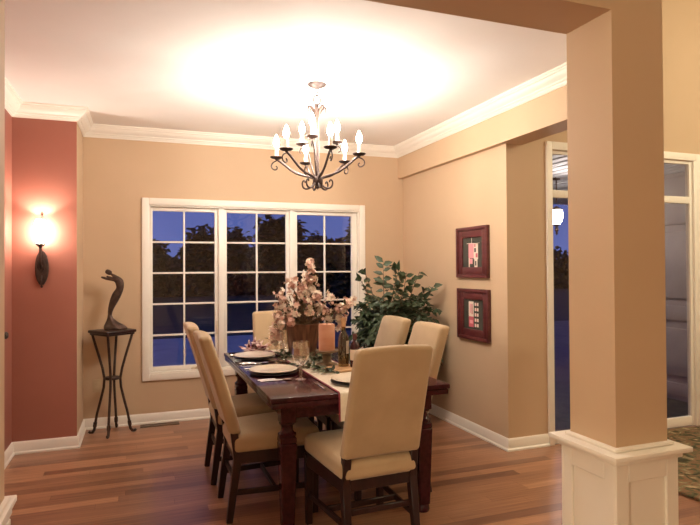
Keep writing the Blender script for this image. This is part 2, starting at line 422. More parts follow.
# casing of a doorway on the left red wall
struct(MB().box((XL, -1.03, .096), (XL+.02, -.94, 1.92), .004).box((XL, -1.95, 1.92), (XL+.02, -.94, 2.01), .004).box((XL, -1.95, .0), (XL+.02, -1.86, 1.92), .004).build('trim_6', TRIM))

d2 = bpy.data.objects.new('door_2', None); COL.objects.link(d2); d2.location = (XL, -1.445, 0); struct(d2, 'cream panelled door in the left wall')
b = MB(); b.box((.001, -.413, .012), (.012, .413, 1.918), .002)
for za, zb in ((.2, .8), (.95, 1.75)):
    for ya, yb in ((-.33, -.04), (.04, .33)): b.box((.011, ya, za), (.016, yb, zb), .004)
b.build('door_leaf', TRIM, d2)
b = MB(); b.lathe([(.026, 0), (.026, .006), (.010, .010), (.010, .034), (.024, .042), (.026, .055), (.016, .066), (0, .068)], n=16, m=Matrix.Translation((.012, .35, .98)) @ Matrix.Rotation(PI/2, 4, 'Y')); b.build('door_knob', IRON, d2)

# ---- column with panelled pedestal
def column(name, x0, x1, label, ov=.062, dz=0.0, g=.026):
    y0, y1 = CY-CDP, CY
    root = bpy.data.objects.new(name, None); COL.objects.link(root); root.location = ((x0+x1)/2, (y0+y1)/2, 0)
    struct(root, label)
    hx, hy = (x1-x0)/2, (y1-y0)/2
    MB().box((-hx, -hy, .72), (hx, hy, HB)).build('shaft', WALL, root, smooth=0)
    bx, by = hx+g, hy+g
    mb = MB().box((-bx+.012, -by+.012, 0), (bx-.012, by-.012, .70))
    st, z0, z1 = .06, .17, .624
    for sgn in (-1, 1):      # stiles and rails on the four sides, panels recessed between
        ya, yb = sgn*(by-.012), sgn*by
        xa, xb = sgn*(bx-.012), sgn*bx
        for q in (((-bx, ya, 0), (-bx+st, yb, .70)), ((bx-st, ya, 0), (bx, yb, .70)), ((-bx+st, ya, 0), (bx-st, yb, z0)), ((-bx+st, ya, z1), (bx-st, yb, .70)),
                  ((xa, -by+.012, 0), (xb, -by+st, .70)), ((xa, by-st, 0), (xb, by-.012, .70)), ((xa, -by+st, 0), (xb, by-st, z0)), ((xa, -by+st, z1), (xb, by-st, .70))):
            lo = [min(a, c) for a, c in zip(*q)]; hi = [max(a, c) for a, c in zip(*q)]
            mb.box(lo, hi, .0025, 1)
    mb.build('pedestal', TRIM, root, smooth=30)
    mb = MB()
    mb.box((-min(bx+.012, hx+ov-.006), -by-.012, .692+dz), (min(bx+.012, hx+ov-.006), by+.012, .716+dz), .005)
    mb.box((-hx-ov, -hy-.062, .716+dz), (hx+ov, hy+.062, .735+dz), .003)
    mo = min(.018, ov-.008); mb.box((-hx-mo, -hy-.018, .735+dz), (hx+mo, hy+.018, .75+dz), .007)
    mb.build('cap', TRIM, root)
    mb = MB(); mb.box((-bx-.014, -by-.014, 0), (bx+.014, by+.014, .10), .004); mb.build('plinth', TRIM, root)
    return root
column('column_right', CX, CX+CW, 'square tan column on a white panelled pedestal at right')
column('column_left', -3.34, -3.076, 'square tan column on a white pedestal at the left edge', .022, .016, .014)

# ---- triple casement window
win = bpy.data.objects.new('window_1', None); COL.objects.link(win); win.location = (0, 0, 0)
struct(win, 'white triple casement window with grid bars in the back wall')
cw_ = .064
b = MB()
for lo, hi in (((WX0-cw_, -.02, WZ0-cw_), (WX0, 0, WZ1+cw_)), ((WX1, -.02, WZ0-cw_), (WX1+cw_, 0, WZ1+cw_)), ((WX0, -.02, WZ1), (WX1, 0, WZ1+cw_)), ((WX0, -.02, WZ0-cw_), (WX1, 0, WZ0))):
    b.box(lo, hi, .006, 2)
b.build('casing', TRIM, win)
b = MB()
for lo, hi in (((WX0, 0, WZ0), (WX0+.012, .12, WZ1)), ((WX1-.012, 0, WZ0), (WX1, .12, WZ1)), ((WX0+.012, 0, WZ1-.012), (WX1-.012, .12, WZ1)), ((WX0+.012, 0, WZ0), (WX1-.012, .12, WZ0+.012))): b.box(lo, hi)
GL = [(-2.588, -2.014), (-1.897, -1.300), (-1.183, -.585)]   # clear glass of each sash
for xa, xb in ((GL[0][1], GL[1][0]), (GL[1][1], GL[2][0])):
    c = (xa+xb)/2; b.box((c-.026, .012, WZ0+.012), (c+.026, .12, WZ1-.012), .003)
b.build('frame', TRIM, win)
GZ0, GZ1 = .515, 1.988
lim = [(WX0+.013, (GL[0][1]+GL[1][0])/2-.027), ((GL[0][1]+GL[1][0])/2+.027, (GL[1][1]+GL[2][0])/2-.027), ((GL[1][1]+GL[2][0])/2+.027, WX1-.013)]
for i, ((xa, xb), (la, lb)) in enumerate(zip(GL, lim)):
    b = MB(); y0, y1 = .045, .085
    b.box((la, y0, WZ0+.013), (xa, y1, WZ1-.013), .003).box((xb, y0, WZ0+.013), (lb, y1, WZ1-.013), .003)
    b.box((xa, y0, GZ1), (xb, y1, WZ1-.013), .003).box((xa, y0, WZ0+.013), (xb, y1, GZ0), .003)
    sash = b.build('sash', TRIM, win)
    b = MB(); xm = (xa+xb)/2
    b.box((xm-.0085, .052, GZ0), (xm+.0085, .078, GZ1), .003)
    for k in range(1, 5):
        z = GZ0 + (GZ1-GZ0)*k/5; b.box((xa, .053, z-.0085), (xb, .077, z+.0085), .003)
    b.build('muntin_grid', TRIM, sash)
    MB().box((xa-.004, .064, GZ0-.004), (xb+.004, .068, GZ1+.004)).build('glass_pane', PANE, sash, smooth=0)
    if i != 1:
        b = MB(); xc = -2.19 if i == 0 else -.80
        b.box((xc-.05, .022, GZ0-.045), (xc+.05, .045, GZ0-.02), .006); b.tube([(xc-.01, .022, GZ0-.03), (xc+.0, .0, GZ0-.015), (xc+.04, -.012, GZ0+.015), (xc+.06, -.014, GZ0+.03)], [.009, .008, .007, .007])
        b.lathe([(0, -.012), (.011, -.008), (.012, .004), (.008, .016), (0, .018)], (xc+.063, -.014, GZ0+.034), 12)
        b.build('crank_handle', WHITEPLASTIC, sash)
    if i in (0,):
        b = MB(); b.box((xb+.012, .028, .80), (xb+.03, .046, .93), .004); b.build('sash_lock', WHITEPLASTIC, sash)

# ---- entry sidelights and door in the entry wall
w2 = bpy.data.objects.new('window_2', None); COL.objects.link(w2); struct(w2, 'tall white framed sidelights and transom behind the right column')
b = MB(); y0 = WY-.022
b.box((.374, y0, 0), (EX0, WY, EZ1+.065), .005).box((EX1, y0, 0), (EX1+.062, WY, EZ1+.065), .005).box((EX0, y0, EZ1), (EX1, WY, EZ1+.065), .005).box((1.992, y0, 0), (EX1, WY, EZ1), .005)
b.build('casing', TRIM, w2)
b = MB(); ya, yb = WY+.001, WY+.045
TZ0, TZ1 = 2.0, 2.062
for xa, xb in ((EX0, EX0+.018), (.70, .79), (1.56, 1.65), (1.962, EX1)): b.box((xa, ya, 0), (xb, yb, EZ1), .004)
b.box((EX0, ya+.002, TZ0), (EX1, yb-.002, TZ1), .006).box((EX0, ya+.003, EZ1-.03), (EX1, yb-.003, EZ1), .004)
for xa, xb in ((EX0, .74), (1.60, EX1)): b.box((xa, ya+.004, 0), (xb, yb-.004, .085), .006)
b.build('frame', TRIM, w2)
b = MB()
for xa, xb in ((EX0, .745), (1.6, EX1-.02)):
    b.box((xa, WY+.018, .07), (xb, WY+.022, TZ0+.01)).box((xa, WY+.018, TZ1-.01), (xb, WY+.022, EZ1-.02))
b.box((.745, WY+.018, TZ1-.01), (1.6, WY+.022, EZ1-.02))
b.build('glass_pane', PANE, w2, smooth=0)
d1 = bpy.data.objects.new('door_1', None); COL.objects.link(d1); struct(d1, 'white panelled entry door between the sidelights')
b = MB(); b.box((.792, WY+.015, .012), (1.558, WY+.055, TZ0-.004), .003)
for za, zb in ((.14, .75), (.85, 1.88)):
    for xa, xb in ((.87, 1.13), (1.22, 1.48)): b.box((xa, WY+.008, za), (xb, WY+.016, zb), .004)
b.build('door_leaf', TRIM, d1)
b = MB(); b.lathe([(.03, 0), (.03, .008), (.012, .012), (.012, .04), (.028, .05), (.03, .065), (.02, .078), (0, .08)], (0, 0, 0), 18, m=Matrix.Translation((.86, WY+.015, 1.0)) @ Matrix.Rotation(PI/2, 4, 'X'))
b.build('door_knob', SILVER, d1)

# ---- outside: patio, lawn, porch, trees
struct(MB().prism([(-30, 8.2), (40, 8.2), (40, 60), (-30, 60)], -.3, -.16).build('lawn', GRASS, smooth=0))
struct(MB().prism([(-30, .16), (.16, .16), (.16, 8.2), (-30, 8.2)], -.3, -.16).build('patio', PAVE, smooth=0))
struct(MB().prism([(.16, WY+.08), (4.66, WY+.08), (4.66, -8), (40, -8), (40, 8.2), (.16, 8.2)], -.3, -.16).build('porch_floor', SLATE, smooth=0))
b = MB()
for i in range(26):
    x0 = .16 + i*.17; b.box((x0, WY+.16, 2.55), (x0+.125, 2.6, 2.585), .004, 1)
b.box((.16, WY+.16, 2.585), (4.64, 2.6, 2.7))
struct(b.build('ceiling_porch', PORCHW, smooth=30))
b = MB(); b.box((3.32, WY+.16, -.16), (3.45, .62, 2.56))
for za, zb in ((-.10, .05), (.13, .70), (.79, .97), (1.05, 1.85), (1.93, 2.5)): b.box((3.285, WY+.17, za), (3.325, .60, zb), .02, 2)
struct(b.build('wall_porch', SIDING, smooth=30))

def lantern(loc):
    t = thing('porch_lantern', 'glowing lantern on a rod under the porch ceiling outside the left sidelight', 'lantern', loc)
    b = MB(); b.lathe([(0, -.075), (.035, -.07), (.06, -.04), (.072, .01), (.075, .075), (.066, .105), (0, .112)], n=20); b.build('lantern_glass', LANTERNM, t)
    b = MB(); b.lathe([(0, .16), (.015, .155), (.04, .135), (.082, .115), (.082, .110), (0, .110)], n=20)
    b.tube([(0, 0, .2), (0, 0, 2.56-loc[2])], .008); b.lathe([(.05, 0), (.05, -.02), (0, -.03)], (0, 0, 2.559-loc[2]), 16); b.build('canopy', IRON, t)
    b = MB(); b.lathe([(.038, -.069), (.032, -.085), (.014, -.1), (.02, -.125), (.026, -.14), (.012, -.17), (.014, -.19), (0, -.21)], n=16); b.build('finial', IRON, t)
lantern((2.23, .2, 2.045))

def tree(x, y, h, rr, label, conifer=False):
    t = thing('tree', label, 'tree', (x, y, -.16), random.random()*6, 'dark trees beyond the windows')
    b = MB(); b.tube([(0, 0, 0), (.05, .03, h*.3), (0, 0, h*.6), (.02, 0, h*.85)], [.16, .13, .08, .03], 8); b.build('trunk', BARK, t)
    b = MB(); rnd = random.Random(int(x*10+y*3))
    for k in range(2600):
        if conifer:
            u = rnd.random()**.7; z = h*(1-u*.9); r = rr*u*(.35+.65*rnd.random()); a = rnd.random()*2*PI
            p = Vector((r*math.cos(a), r*math.sin(a), z - r*.25)); L = .35
        else:
            v = Vector((rnd.gauss(0, 1), rnd.gauss(0, 1), rnd.gauss(0, 1))).normalized()
            bump = .78 + .22*math.sin(5*v.x+x)*math.cos(4*v.y+y) + .12*rnd.random()
            q = v*rnd.uniform(.55, 1)*bump; p = Vector((q.x*rr, q.y*rr, h*.58 + q.z*h*.42)); L = .38
        d = Vector((rnd.uniform(-1, 1), rnd.uniform(-1, 1), rnd.uniform(-.8, .5)))
        b.leaf(p, d, (rnd.uniform(-1, 1), rnd.uniform(-1, 1), 1), L*rnd.uniform(.7, 1.3), L*.6)
    b.build('foliage', TREEM, t, smooth=0)
for (x, y, h, rr, lab, con) in ((-3.6, 15.5, 3.0, 1.3, 'dark bushy tree seen through the left casement', False), (.6, 21, 3.7, 1.9, 'dark rounded tree seen through the right half of the left casement', False),
        (2.6, 17, 3.9, 1.2, 'dark taller tree seen through the middle casement', False), (6.2, 23, 3.5, 1.9, 'dark low tree seen in the left half of the right casement', False),
        (5.6, 16, 3.9, 1.15, 'dark pointed conifer seen in the top right casement', True), (12.4, 26, 3.5, 1.9, 'dark tree low behind the conifer beyond the right casement', False),
        (17.5, 15, 2.6, 1.6, 'dark tree seen through the entry sidelight below the lantern', False), (-2.6, 25, 3.2, 1.9, 'dark low tree behind the bushy one beyond the left casement', False)):
    tree(x, y, h, rr, lab, con)
b = MB(); rnd = random.Random(3)
for k in range(12000):
    p = Vector((rnd.uniform(-14, 34), 30+rnd.uniform(-1, 1), 0)); p.z = -.16+rnd.random()**1.3*(2.75+.45*math.sin(p.x*.8)+.3*math.sin(p.x*2.1))
    b.leaf(p, (rnd.uniform(-1, 1), rnd.uniform(-1, 1), rnd.uniform(-.5, .8)), (rnd.uniform(-1, 1), -1, rnd.uniform(-1, 1)), .5, .35)
tag(b.build('hedgerow', TREEM, smooth=0), 'long dark hedge across the lawn behind the trees', 'hedge', kind='stuff')

# ================================================================== FURNITURE
def make_chair(label):
    """upholstered dining chair facing +Y, origin on the floor under the seat centre."""
    t = thing('dining_chair', label, 'chair', group='upholstered dining chairs around the table')
    # seat
    def seatf(q):
        s = (q.y+.25)/.5; wd = .86 + .14*max(0, min(1, s))
        k = (1-(q.x/.25)**2)*(1-(q.y/.26)**2)
        return (q.x*wd, q.y, q.z + .018*s + (.022*max(0, k) if q.z > 0 else 0))
    MB().soft((.247, .255, .052), .035, 8, 3, seatf, Matrix.Translation((0, .008, .432))).build('seat', FABRIC, t, smooth=60)
    # back cushion, leaning and gently rounded on top
    def backf(q):
        z = q.z; u = (z+.28)/.56
        x = q.x*(1.01-.055*u)
        y = q.y - .150*u - .022*u*u + (.010*math.cos(q.x/.215*PI/2) if q.y < 0 else .012*math.cos(q.x/.215*PI/2))
        if z > .2: z += .008*math.cos(q.x/.215*PI/2)
        return (x, y, z)
    MB().soft((.212, .037, .28), .026, 9, 3, backf, Matrix.Translation((0, -.227, .772))).build('backrest', FABRIC, t, smooth=60)
    # rails
    b = MB(); a = [(-.228, .232), (.228, .232), (.195, -.215), (-.195, -.215)]
    for i in range(4):
        p, q = a[i], a[(i+1) % 4]; d = Vector((q[0]-p[0], q[1]-p[1], 0)).normalized()
        b.bar((p[0], p[1], .362), (q[0], q[1], .362), .07, .024, ref=(0, 0, 1), bev=.003)
    b.build('seat_rail', DARKWOOD, t)
    for sx in (-1, 1):
        MB().bar((sx*.222, .232, 0), (sx*.222, .232, .395), .034, .034, .044, .044).build('leg', DARKWOOD, t)
        b = MB(); b.bar((sx*.192, -.262, 0), (sx*.187, -.213, .36), .034, .036, .042, .046, bev=.003); b.bar((sx*.187, -.2128, .3585), (sx*.187, -.238, .53), .042, .046, .040, .040, bev=.003)
        b.build('leg', DARKWOOD, t)
    b = MB()
    for sx in (-1, 1): b.bar((sx*.221, .225, .165), (sx*.19, -.238, .165), .018, .032, ref=(1, 0, 0))
    b.bar((-.205, 0.0, .165), (.205, 0.0, .165), .018, .032, ref=(0, 1, 0)); b.bar((-.187, -.225, .225), (.187, -.225, .225), .018, .03, ref=(0, 1, 0))
    b.build('stretcher', DARKWOOD, t)
    return t
ch = make_chair('beige dining chair with its back to the viewer at the near table end')
spots = [(-1.58, -2.765, R(3), None),
         (-1.97, -2.185, R(-90), 'beige dining chair at the left side, nearest the viewer, before the spread of planks'),
         (-1.985, -1.565, R(-90), 'beige dining chair at the left side, the farther one toward the window'),
         (-1.235, -2.19, R(90), 'beige dining chair at the right side, nearer the wall pictures'),
         (-1.235, -1.63, R(90), 'beige dining chair at the right side, in front of the ficus'),
         (-1.565, -1.0, R(180), 'beige dining chair at the far table end before the window')]
spots[1] = (*spots[1][:3], 'beige dining chair at the left table side, the nearer of that pair')
for i, (x, y, rz, lab) in enumerate(spots):
    o = ch if i == 0 else copy_tree(ch)
    o.location = (x, y, 0); o.rotation_euler = (0, 0, rz)
    if lab: o['label'] = lab

# ---- table
TX0, TX1, TY0, TY1, TZ = -2.07, -1.02, -2.745, -.99, .76
tcx, tcy = (TX0+TX1)/2, (TY0+TY1)/2
tb = thing('dining_table', 'long dark cherry wood dining table set for dinner', 'table', (tcx, tcy, 0))
hx, hy = (TX1-TX0)/2, (TY1-TY0)/2
MB().box((-hx, -hy, .733), (hx, hy, .76), .005, 2).build('tabletop', CHERRY, tb)
MB().box((-hx+.006, -hy+.006, .70), (hx-.006, hy-.006, .731), .006, 2).build('draw_leaf', CHERRY, tb)
b = MB(); ax, ay = hx-.10, hy-.115
b.box((-ax, -ay-.012, .622), (ax, -ay+.012, .70), .002).box((-ax, ay-.012, .622), (ax, ay+.012, .70), .002).box((-ax-.012, -ay, .622), (-ax+.012, ay, .70), .002).box((ax-.012, -ay, .622), (ax+.012, ay, .70), .002)
b.build('apron', CHERRY, tb)
for sx in (-1, 1):
    for sy in (-1, 1):
        x, y = sx*(hx-.115), sy*(hy-.13); b = MB()
        b.bar((x, y, .60), (x, y, .70), .085, .085, bev=.004)
        b.lathe([(.044, .60), (.044, .594), (.033, .582), (.032, .56), (.040, .545), (.050, .54), (.050, .528), (.044, .52)], (x, y, 0), 24)
        b.bar((x, y, .525), (x, y, .49), .088, .088, .092, .092, bev=.006)
        b.bar((x, y, .49), (x, y, .04), .092, .092, .066, .066, bev=.005)
        b.lathe([(.036, 0), (.040, .012), (.038, .034), (.030, .045)], (x, y, 0), 20)
        b.build('leg', CHERRY, tb)
# ---- runner
RX0, RX1 = -1.705, -1.385
def ribbon(x0, x1, th, zoff):
    path = [(TY0-.012, .612), (TY0-.010, .66), (TY0-.008, .72), (TY0-.006, .755), (TY0+.004, .7635), (TY0+.3, .7625), (TY1-.3, .7625), (TY1-.004, .7635), (TY1+.006, .755), (TY1+.008, .70), (TY1+.010, .63)]
    mb = MB(); rows = []
    for i, (y, z) in enumerate(path):
        s = -1 if i < 4 else (1 if i > 6 else 0)
        up = Vector((0, s*th, 0)) if s else Vector((0, 0, th))
        rows.append([mb.bm.verts.new(v) for v in (Vector((x0, y, z)), Vector((x1, y, z)), Vector((x1, y, z))+up, Vector((x0, y, z))+up)])
    for a, c in zip(rows, rows[1:]):
        for j in range(4): mb.bm.faces.new((a[j], a[(j+1) % 4], c[(j+1) % 4], c[j]))
    mb.bm.faces.new(rows[0][::-1]); mb.bm.faces.new(rows[-1])
    bmesh.ops.recalc_face_normals(mb.bm, faces=mb.bm.faces[:])
    return mb
rn = thing('table_runner', 'ivory table runner with wine red edges hanging off the near table end', 'runner', (0, 0, 0))
ribbon(RX0+.008, RX1-.008, .003, 0).build('runner_cloth', LINEN, rn, smooth=50)
for xa, xb in ((RX0, RX0+.009), (RX1-.009, RX1)): ribbon(xa, xb, .0045, 0).build('edge_band', WINEFABRIC, rn, smooth=50)
ZT = .7605; ZR = .766

# ---- plates on chargers
def place_setting(x, y, z, lab1, lab2):
    c = MB().lathe([(0, 0), (.10, 0), (.112, .004), (.158, .012), (.160, .014), (.157, .016), (.11, .009), (0, .007)], n=48).build('charger_plate', CHARGER, loc=(x, y, z), smooth=50)
    tag(c, lab2, 'plate', 'dark charger plates')
    p = MB().lathe([(0, .0), (.075, 0), (.082, .004), (.128, .017), (.136, .021), (.134, .0235), (.09, .009), (.08, .006), (0, .006)], n=48).build('dinner_plate', PORCELAIN, loc=(x, y, z+.0095), smooth=50)
    tag(p, lab1, 'plate', 'cream dinner plates')
    c.scale = (.98, .98, 1); p.scale = (1.13, 1.13, 1)
place_setting(-1.895, -1.37, ZT, 'cream dinner plate before the farther left chair', 'dark charger under the plate of the farther left chair')
place_setting(-1.898, -2.03, ZT, 'cream dinner plate before the nearer left chair', 'dark charger under the plate of the nearer left chair')
place_setting(-1.515, -2.535, ZR, 'cream dinner plate on the runner at the near table end', 'dark charger on the runner at the near table end')

# ---- cutlery (pointing along +X by default)
def knife():
    b = MB(); b.tube([(-.11, 0, .004), (-.06, 0, .005), (0, 0, .004)], [.005, .0065, .0045], 8, flat=1.2)
    b.prism([(0, -.004), (.06, -.009), (.105, -.008), (.115, .004), (0, .004)], .003, .0045); return b
def fork():
    b = MB(); b.tube([(-.10, 0, .004), (-.05, 0, .005), (.035, 0, .004)], [.006, .0045, .003], 8, flat=1.2)
    b.prism([(.03, -.003), (.05, -.012), (.07, -.012), (.07, .012), (.05, .012), (.03, .003)], .003, .0048)
    for k in range(4):
        y = -.0105+k*.007; b.bar((.069, y, .004), (.108, y, .007), .0035, .002, ref=(0, 1, 0), bev=0)
    return b
def spoon():
    b = MB(); b.tube([(-.10, 0, .004), (-.05, 0, .005), (.045, 0, .004)], [.006, .0045, .003], 8, flat=1.2)
    b.lathe([(0, 0), (.008, .0005), (.016, .003), (.0185, .006), (.017, .006), (.009, .003), (0, .002)], (0, 0, 0), 18, m=Matrix.Translation((.066, 0, .0015)) @ Matrix.Diagonal((1.5, 1, 1, 1))); return b
def cutlery(fn, name, x, y, rz, lab, grp):
    o = fn().build(name, SILVER, loc=(x, y, ZT), smooth=50); o.rotation_euler = (0, 0, rz); tag(o, lab, name.split('_')[-1], grp)
for yy, who in ((-1.37, 'farther'), (-2.03, 'nearer')):
    cutlery(knife, 'table_knife', -1.935, yy-.215, R(4), 'silver knife right of the plate at the %s left chair' % who, 'silver knives')
    cutlery(spoon, 'soup_spoon', -1.935, yy-.255, R(2), 'silver spoon beside the knife at the %s left chair' % who, 'silver spoons')
    cutlery(fork, 'dinner_fork', -1.95, yy+.20, R(0), 'silver fork left of the plate at the %s left chair' % who, 'silver forks')
cutlery(fork, 'dinner_fork', -1.74, -2.53, R(88), 'silver fork on bare wood beside the runner at the near table end', 'silver forks')

# ---- glasses
def goblet(x, y, z, lab, s=1.0):
    b = MB(); b.lathe([(0, 0), (.037, 0), (.038, .003), (.012, .012), (.008, .03), (.010, .05), (.007, .075), (.010, .085), (.026, .097), (.043, .12), (.052, .155), (.053, .20), (.049, .24),
             (.0475, .24), (.0515, .20), (.0505, .155), (.041, .122), (.024, .10), (0, .096)], n=16, caps=False)
    for v in b.bm.verts:      # diamond cutting of the bowl
        if v.co.z > .10 and v.co.z < .17:
            a = math.atan2(v.co.y, v.co.x); k = 1 + .09*math.cos(8*a + v.co.z*180); v.co.x *= k; v.co.y *= k
    o = b.build('water_goblet', CRYSTAL, loc=(x, y, z), smooth=12); o.scale = (s, s, s)
    tag(o, lab, 'glass', 'crystal goblets')
goblet(-1.79, -2.30, ZT, 'cut crystal goblet right of the nearest dinner plate', .96)
goblet(-1.69, -1.235, ZT, 'cut crystal goblet beside the farther dinner plate', .95)
o = MB().lathe([(0, 0), (.032, 0), (.033, .003), (.008, .01), (.005, .03), (.005, .09), (.012, .10), (.022, .13), (.025, .18), (.022, .23), (.021, .23), (.024, .18), (.021, .132), (0, .108)], n=18, caps=False).build('champagne_flute', CRYSTAL, loc=(-1.722, -1.60, ZT), smooth=30)
tag(o, 'slim clear champagne flute left of the copper vase', 'glass')

# ---- candle on holder
hd = MB().lathe([(0, 0), (.075, 0), (.078, .008), (.07, .018), (.035, .026), (.028, .045), (.032, .06), (.028, .078), (.05, .092), (.08, .10), (.083, .108), (.078, .112), (.066, .108), (0, .108)], n=32).build('candle_holder', STONE, loc=(-1.505, -1.93, ZR), smooth=40)
tag(hd, 'brown turned candle holder under the peach pillar candle', 'candle holder')
cn = thing('pillar_candle', 'thick peach pillar candle on the brown holder', 'candle', (-1.505, -1.93, ZR+.1085))
MB().lathe([(0, 0), (.054, 0), (.056, .004), (.056, .172), (.053, .178), (.048, .177), (.032, .170), (0, .166)], n=36).build('wax', WAX, cn)
MB().tube([(0, 0, .165), (.001, 0, .175), (.004, .001, .185)], .0018, 6).build('wick', DARKWOOD, cn)

# ---- serving board and bottles
bd = MB().box((-.10, -.10, 0), (.10, .10, .014), .006, 2).build('serving_board', BOARDM, loc=(-1.43, -2.095, ZR), smooth=40); bd.rotation_euler = (0, 0, R(12))
tag(bd, 'small tan wooden board under the wine bottles', 'board')
ZB = ZR+.0145
bt = thing('wine_bottle', 'tall slim olive glass bottle behind the near plate', 'bottle', (-1.425, -2.045, ZB), 0, 'bottles on the table')
MB().lathe([(0, 0), (.034, 0), (.036, .004), (.036, .175), (.034, .195), (.022, .222), (.0145, .24), (.0135, .30), (.016, .304), (.016, .312), (.013, .314), (0, .314)], n=24).build('glass_body', BOTTLEG, bt, smooth=40)
def label_arc(rad, z0, z1, a0, a1):
    b = MB(); n = 12; q = [[b.bm.verts.new((rad*math.cos(a0+(a1-a0)*i/n), rad*math.sin(a0+(a1-a0)*i/n), z)) for i in range(n+1)] for z in (z0, z1)]
    for i in range(n): b.bm.faces.new((q[0][i], q[0][i+1], q[1][i+1], q[1][i]))
    return b
label_arc(.0367, .085, .17, R(-80), R(20)).build('paper_label', LINEN, bt)
MB().lathe([(.0150, .262), (.0165, .30), (.0170, .314), (.012, .322), (0, .323)], n=16).build('foil_cap', BOARDM, bt)
bt = thing('liqueur_bottle', 'short dark bottle with a white label right of the olive bottle', 'bottle', (-1.365, -2.10, ZB), 0, 'bottles on the table')
MB().lathe([(0, 0), (.030, 0), (.032, .004), (.032, .135), (.028, .152), (.014, .168), (.0125, .195), (.0125, .2), (0, .2)], n=24).build('glass_body', DARKGLASS, bt, smooth=40)
label_arc(.0327, .045, .115, R(-190), R(-70)).build('paper_label', PORCELAIN, bt)
MB().lathe([(.0140, .18), (.0140, .212), (.01, .218), (0, .218)], n=16).build('cap', BURGUNDY, bt)

# ---- flower arrangement in a copper vase
VX, VY = -1.54, -1.44
fa = thing('flower_arrangement', 'mottled copper vase full of dried pink and cream flowers', 'flower arrangement', (VX, VY, ZR))
MB().lathe([(0, 0), (.095, 0), (.10, .006), (.112, .08), (.125, .17), (.134, .235), (.138, .25), (.133, .254), (.128, .245), (.115, .16), (.09, .02), (0, .015)], n=40).build('vase', COPPER, fa)
rnd = random.Random(11)
def bloom_mesh(kind):
    b = MB(); rr = random.Random(kind)
    if kind == 0:     # full rose: nested petals
        for ring, (n, r, tilt) in enumerate(((4, .014, 75), (6, .026, 50), (7, .036, 22))):
            for k in range(n):
                a = 2*PI*k/n + ring*.4; d = Vector((math.cos(a)*math.cos(R(tilt)), math.sin(a)*math.cos(R(tilt)), math.sin(R(tilt))))
                b.leaf((math.cos(a)*.006, math.sin(a)*.006, 0), d, (-math.cos(a)*.6, -math.sin(a)*.6, .8), .036+.006*ring, .036, .25, -.25)
        b.lathe([(0, -.012), (.012, -.008), (.014, .004), (.006, .018), (0, .02)], n=10)
    elif kind == 1:   # hydrangea head of small florets
        for k in range(34):
            v = Vector((rr.gauss(0, 1), rr.gauss(0, 1), rr.gauss(.3, 1))).normalized(); p = v*.038
            x = v.orthogonal().normalized(); y = v.cross(x)
            for q in range(4):
                a = q*PI/2 + k; b.leaf(p, x*math.cos(a)+y*math.sin(a)+v*.35, v, .02, .016, .2, .1)
        b.lathe([(0, -.03), (.025, -.015), (.03, .005), (.02, .025), (0, .03)], n=10)
    else:             # open five-petal blossom
        for k in range(6):
            a = 2*PI*k/6; b.leaf((0, 0, 0), (math.cos(a), math.sin(a), .35), (0, 0, 1), .036, .026, .3, .35)
        b.lathe([(0, -.006), (.008, -.004), (.009, .006), (0, .010)], n=8)
    return b
proto = {}
stems = MB(); leaves = MB()
heads = []
def head(px, kind, mat, s):
    """px offset from the vase mouth, in the arrangement's own space."""
    base = Vector((rnd.uniform(-.06, .06), rnd.uniform(-.06, .06), .22)); p = Vector(px)
    mid = (base+p)/2 + Vector(((p.x)*.15, (p.y)*.15, .05))
    pts = bez(base, base+(mid-base)*.8, mid+(p-mid)*.3, p, 7); stems.tube(pts, [.0035]*7+[.002], 5)
    d = (p - mid).normalized()
    key = (kind, mat.name)
    if key not in proto: o = bloom_mesh(kind).build('blossom', mat, fa, smooth=60); proto[key] = o
    else: o = proto[key].copy(); COL.objects.link(o); o.parent = fa
    o.location = p; o.scale = (s, s, s); o.rotation_euler = d.to_track_quat('Z', 'Y').to_euler()
    for k in range(3):
        q = pts[rnd.randint(3, 6)]; leaves.leaf(q, (rnd.uniform(-1, 1), rnd.uniform(-1, 1), rnd.uniform(-.2, .8)), (0, 0, 1), rnd.uniform(.04, .07), .018)
RX_, UX = Vector((math.cos(yaw), -math.sin(yaw), 0)), Vector((0, 0, 1)); DX = Vector((math.sin(yaw), math.cos(yaw), 0))
# dense dome of heads
for k in range(40):
    a = rnd.uniform(0, 2*PI); el = rnd.random(); rr_ = .11 + .11*rnd.random()
    p = Vector((math.cos(a)*rr_*(1.25-el*.75), math.sin(a)*rr_*(1.25-el*.75)*.9, .27 + el*.27*(.7+.3*rnd.random())))
    kind = rnd.choice((0, 1, 1, 2, 2)); mat = rnd.choice((PINK, PINK, CREAMP, CREAMP, MAUVE))
    head(p, kind, mat, rnd.uniform(.6, .95))
# trailing and rising sprays
for lx, ly, n_ in ((.055, .70, 6), (.03, .60, 4), (.20, .44, 5), (.37, .40, 5), (.30, .34, 4), (.33, .28, 3), (.27, .22, 3), (-.17, .30, 4), (-.22, .22, 4), (-.235, .12, 4), (-.20, .16, 3), (-.16, .45, 3), (-.20, .36, 3), (-.06, .52, 3)):
    for j in range(n_):
        u = .62 + .38*j/(n_-1) if j < n_-1 else 1.0
        p = RX_*lx*u + UX*(.28 + (ly-.28)*u) + DX*rnd.uniform(-.05, .05) + Vector((rnd.uniform(-.02, .02), 0, rnd.uniform(-.02, .02)))
        head(p, rnd.choice((1, 2, 2)) if ly > .3 else rnd.choice((0, 1, 2)), rnd.choice((PINK, MAUVE, CREAMP) if ly > .3 else (CREAMP, PINK, CREAMP)), rnd.uniform(.5, .8) if u > .9 else rnd.uniform(.6, .95)) if j > 0 or n_ < 5 else None
small = [MB(), MB()]
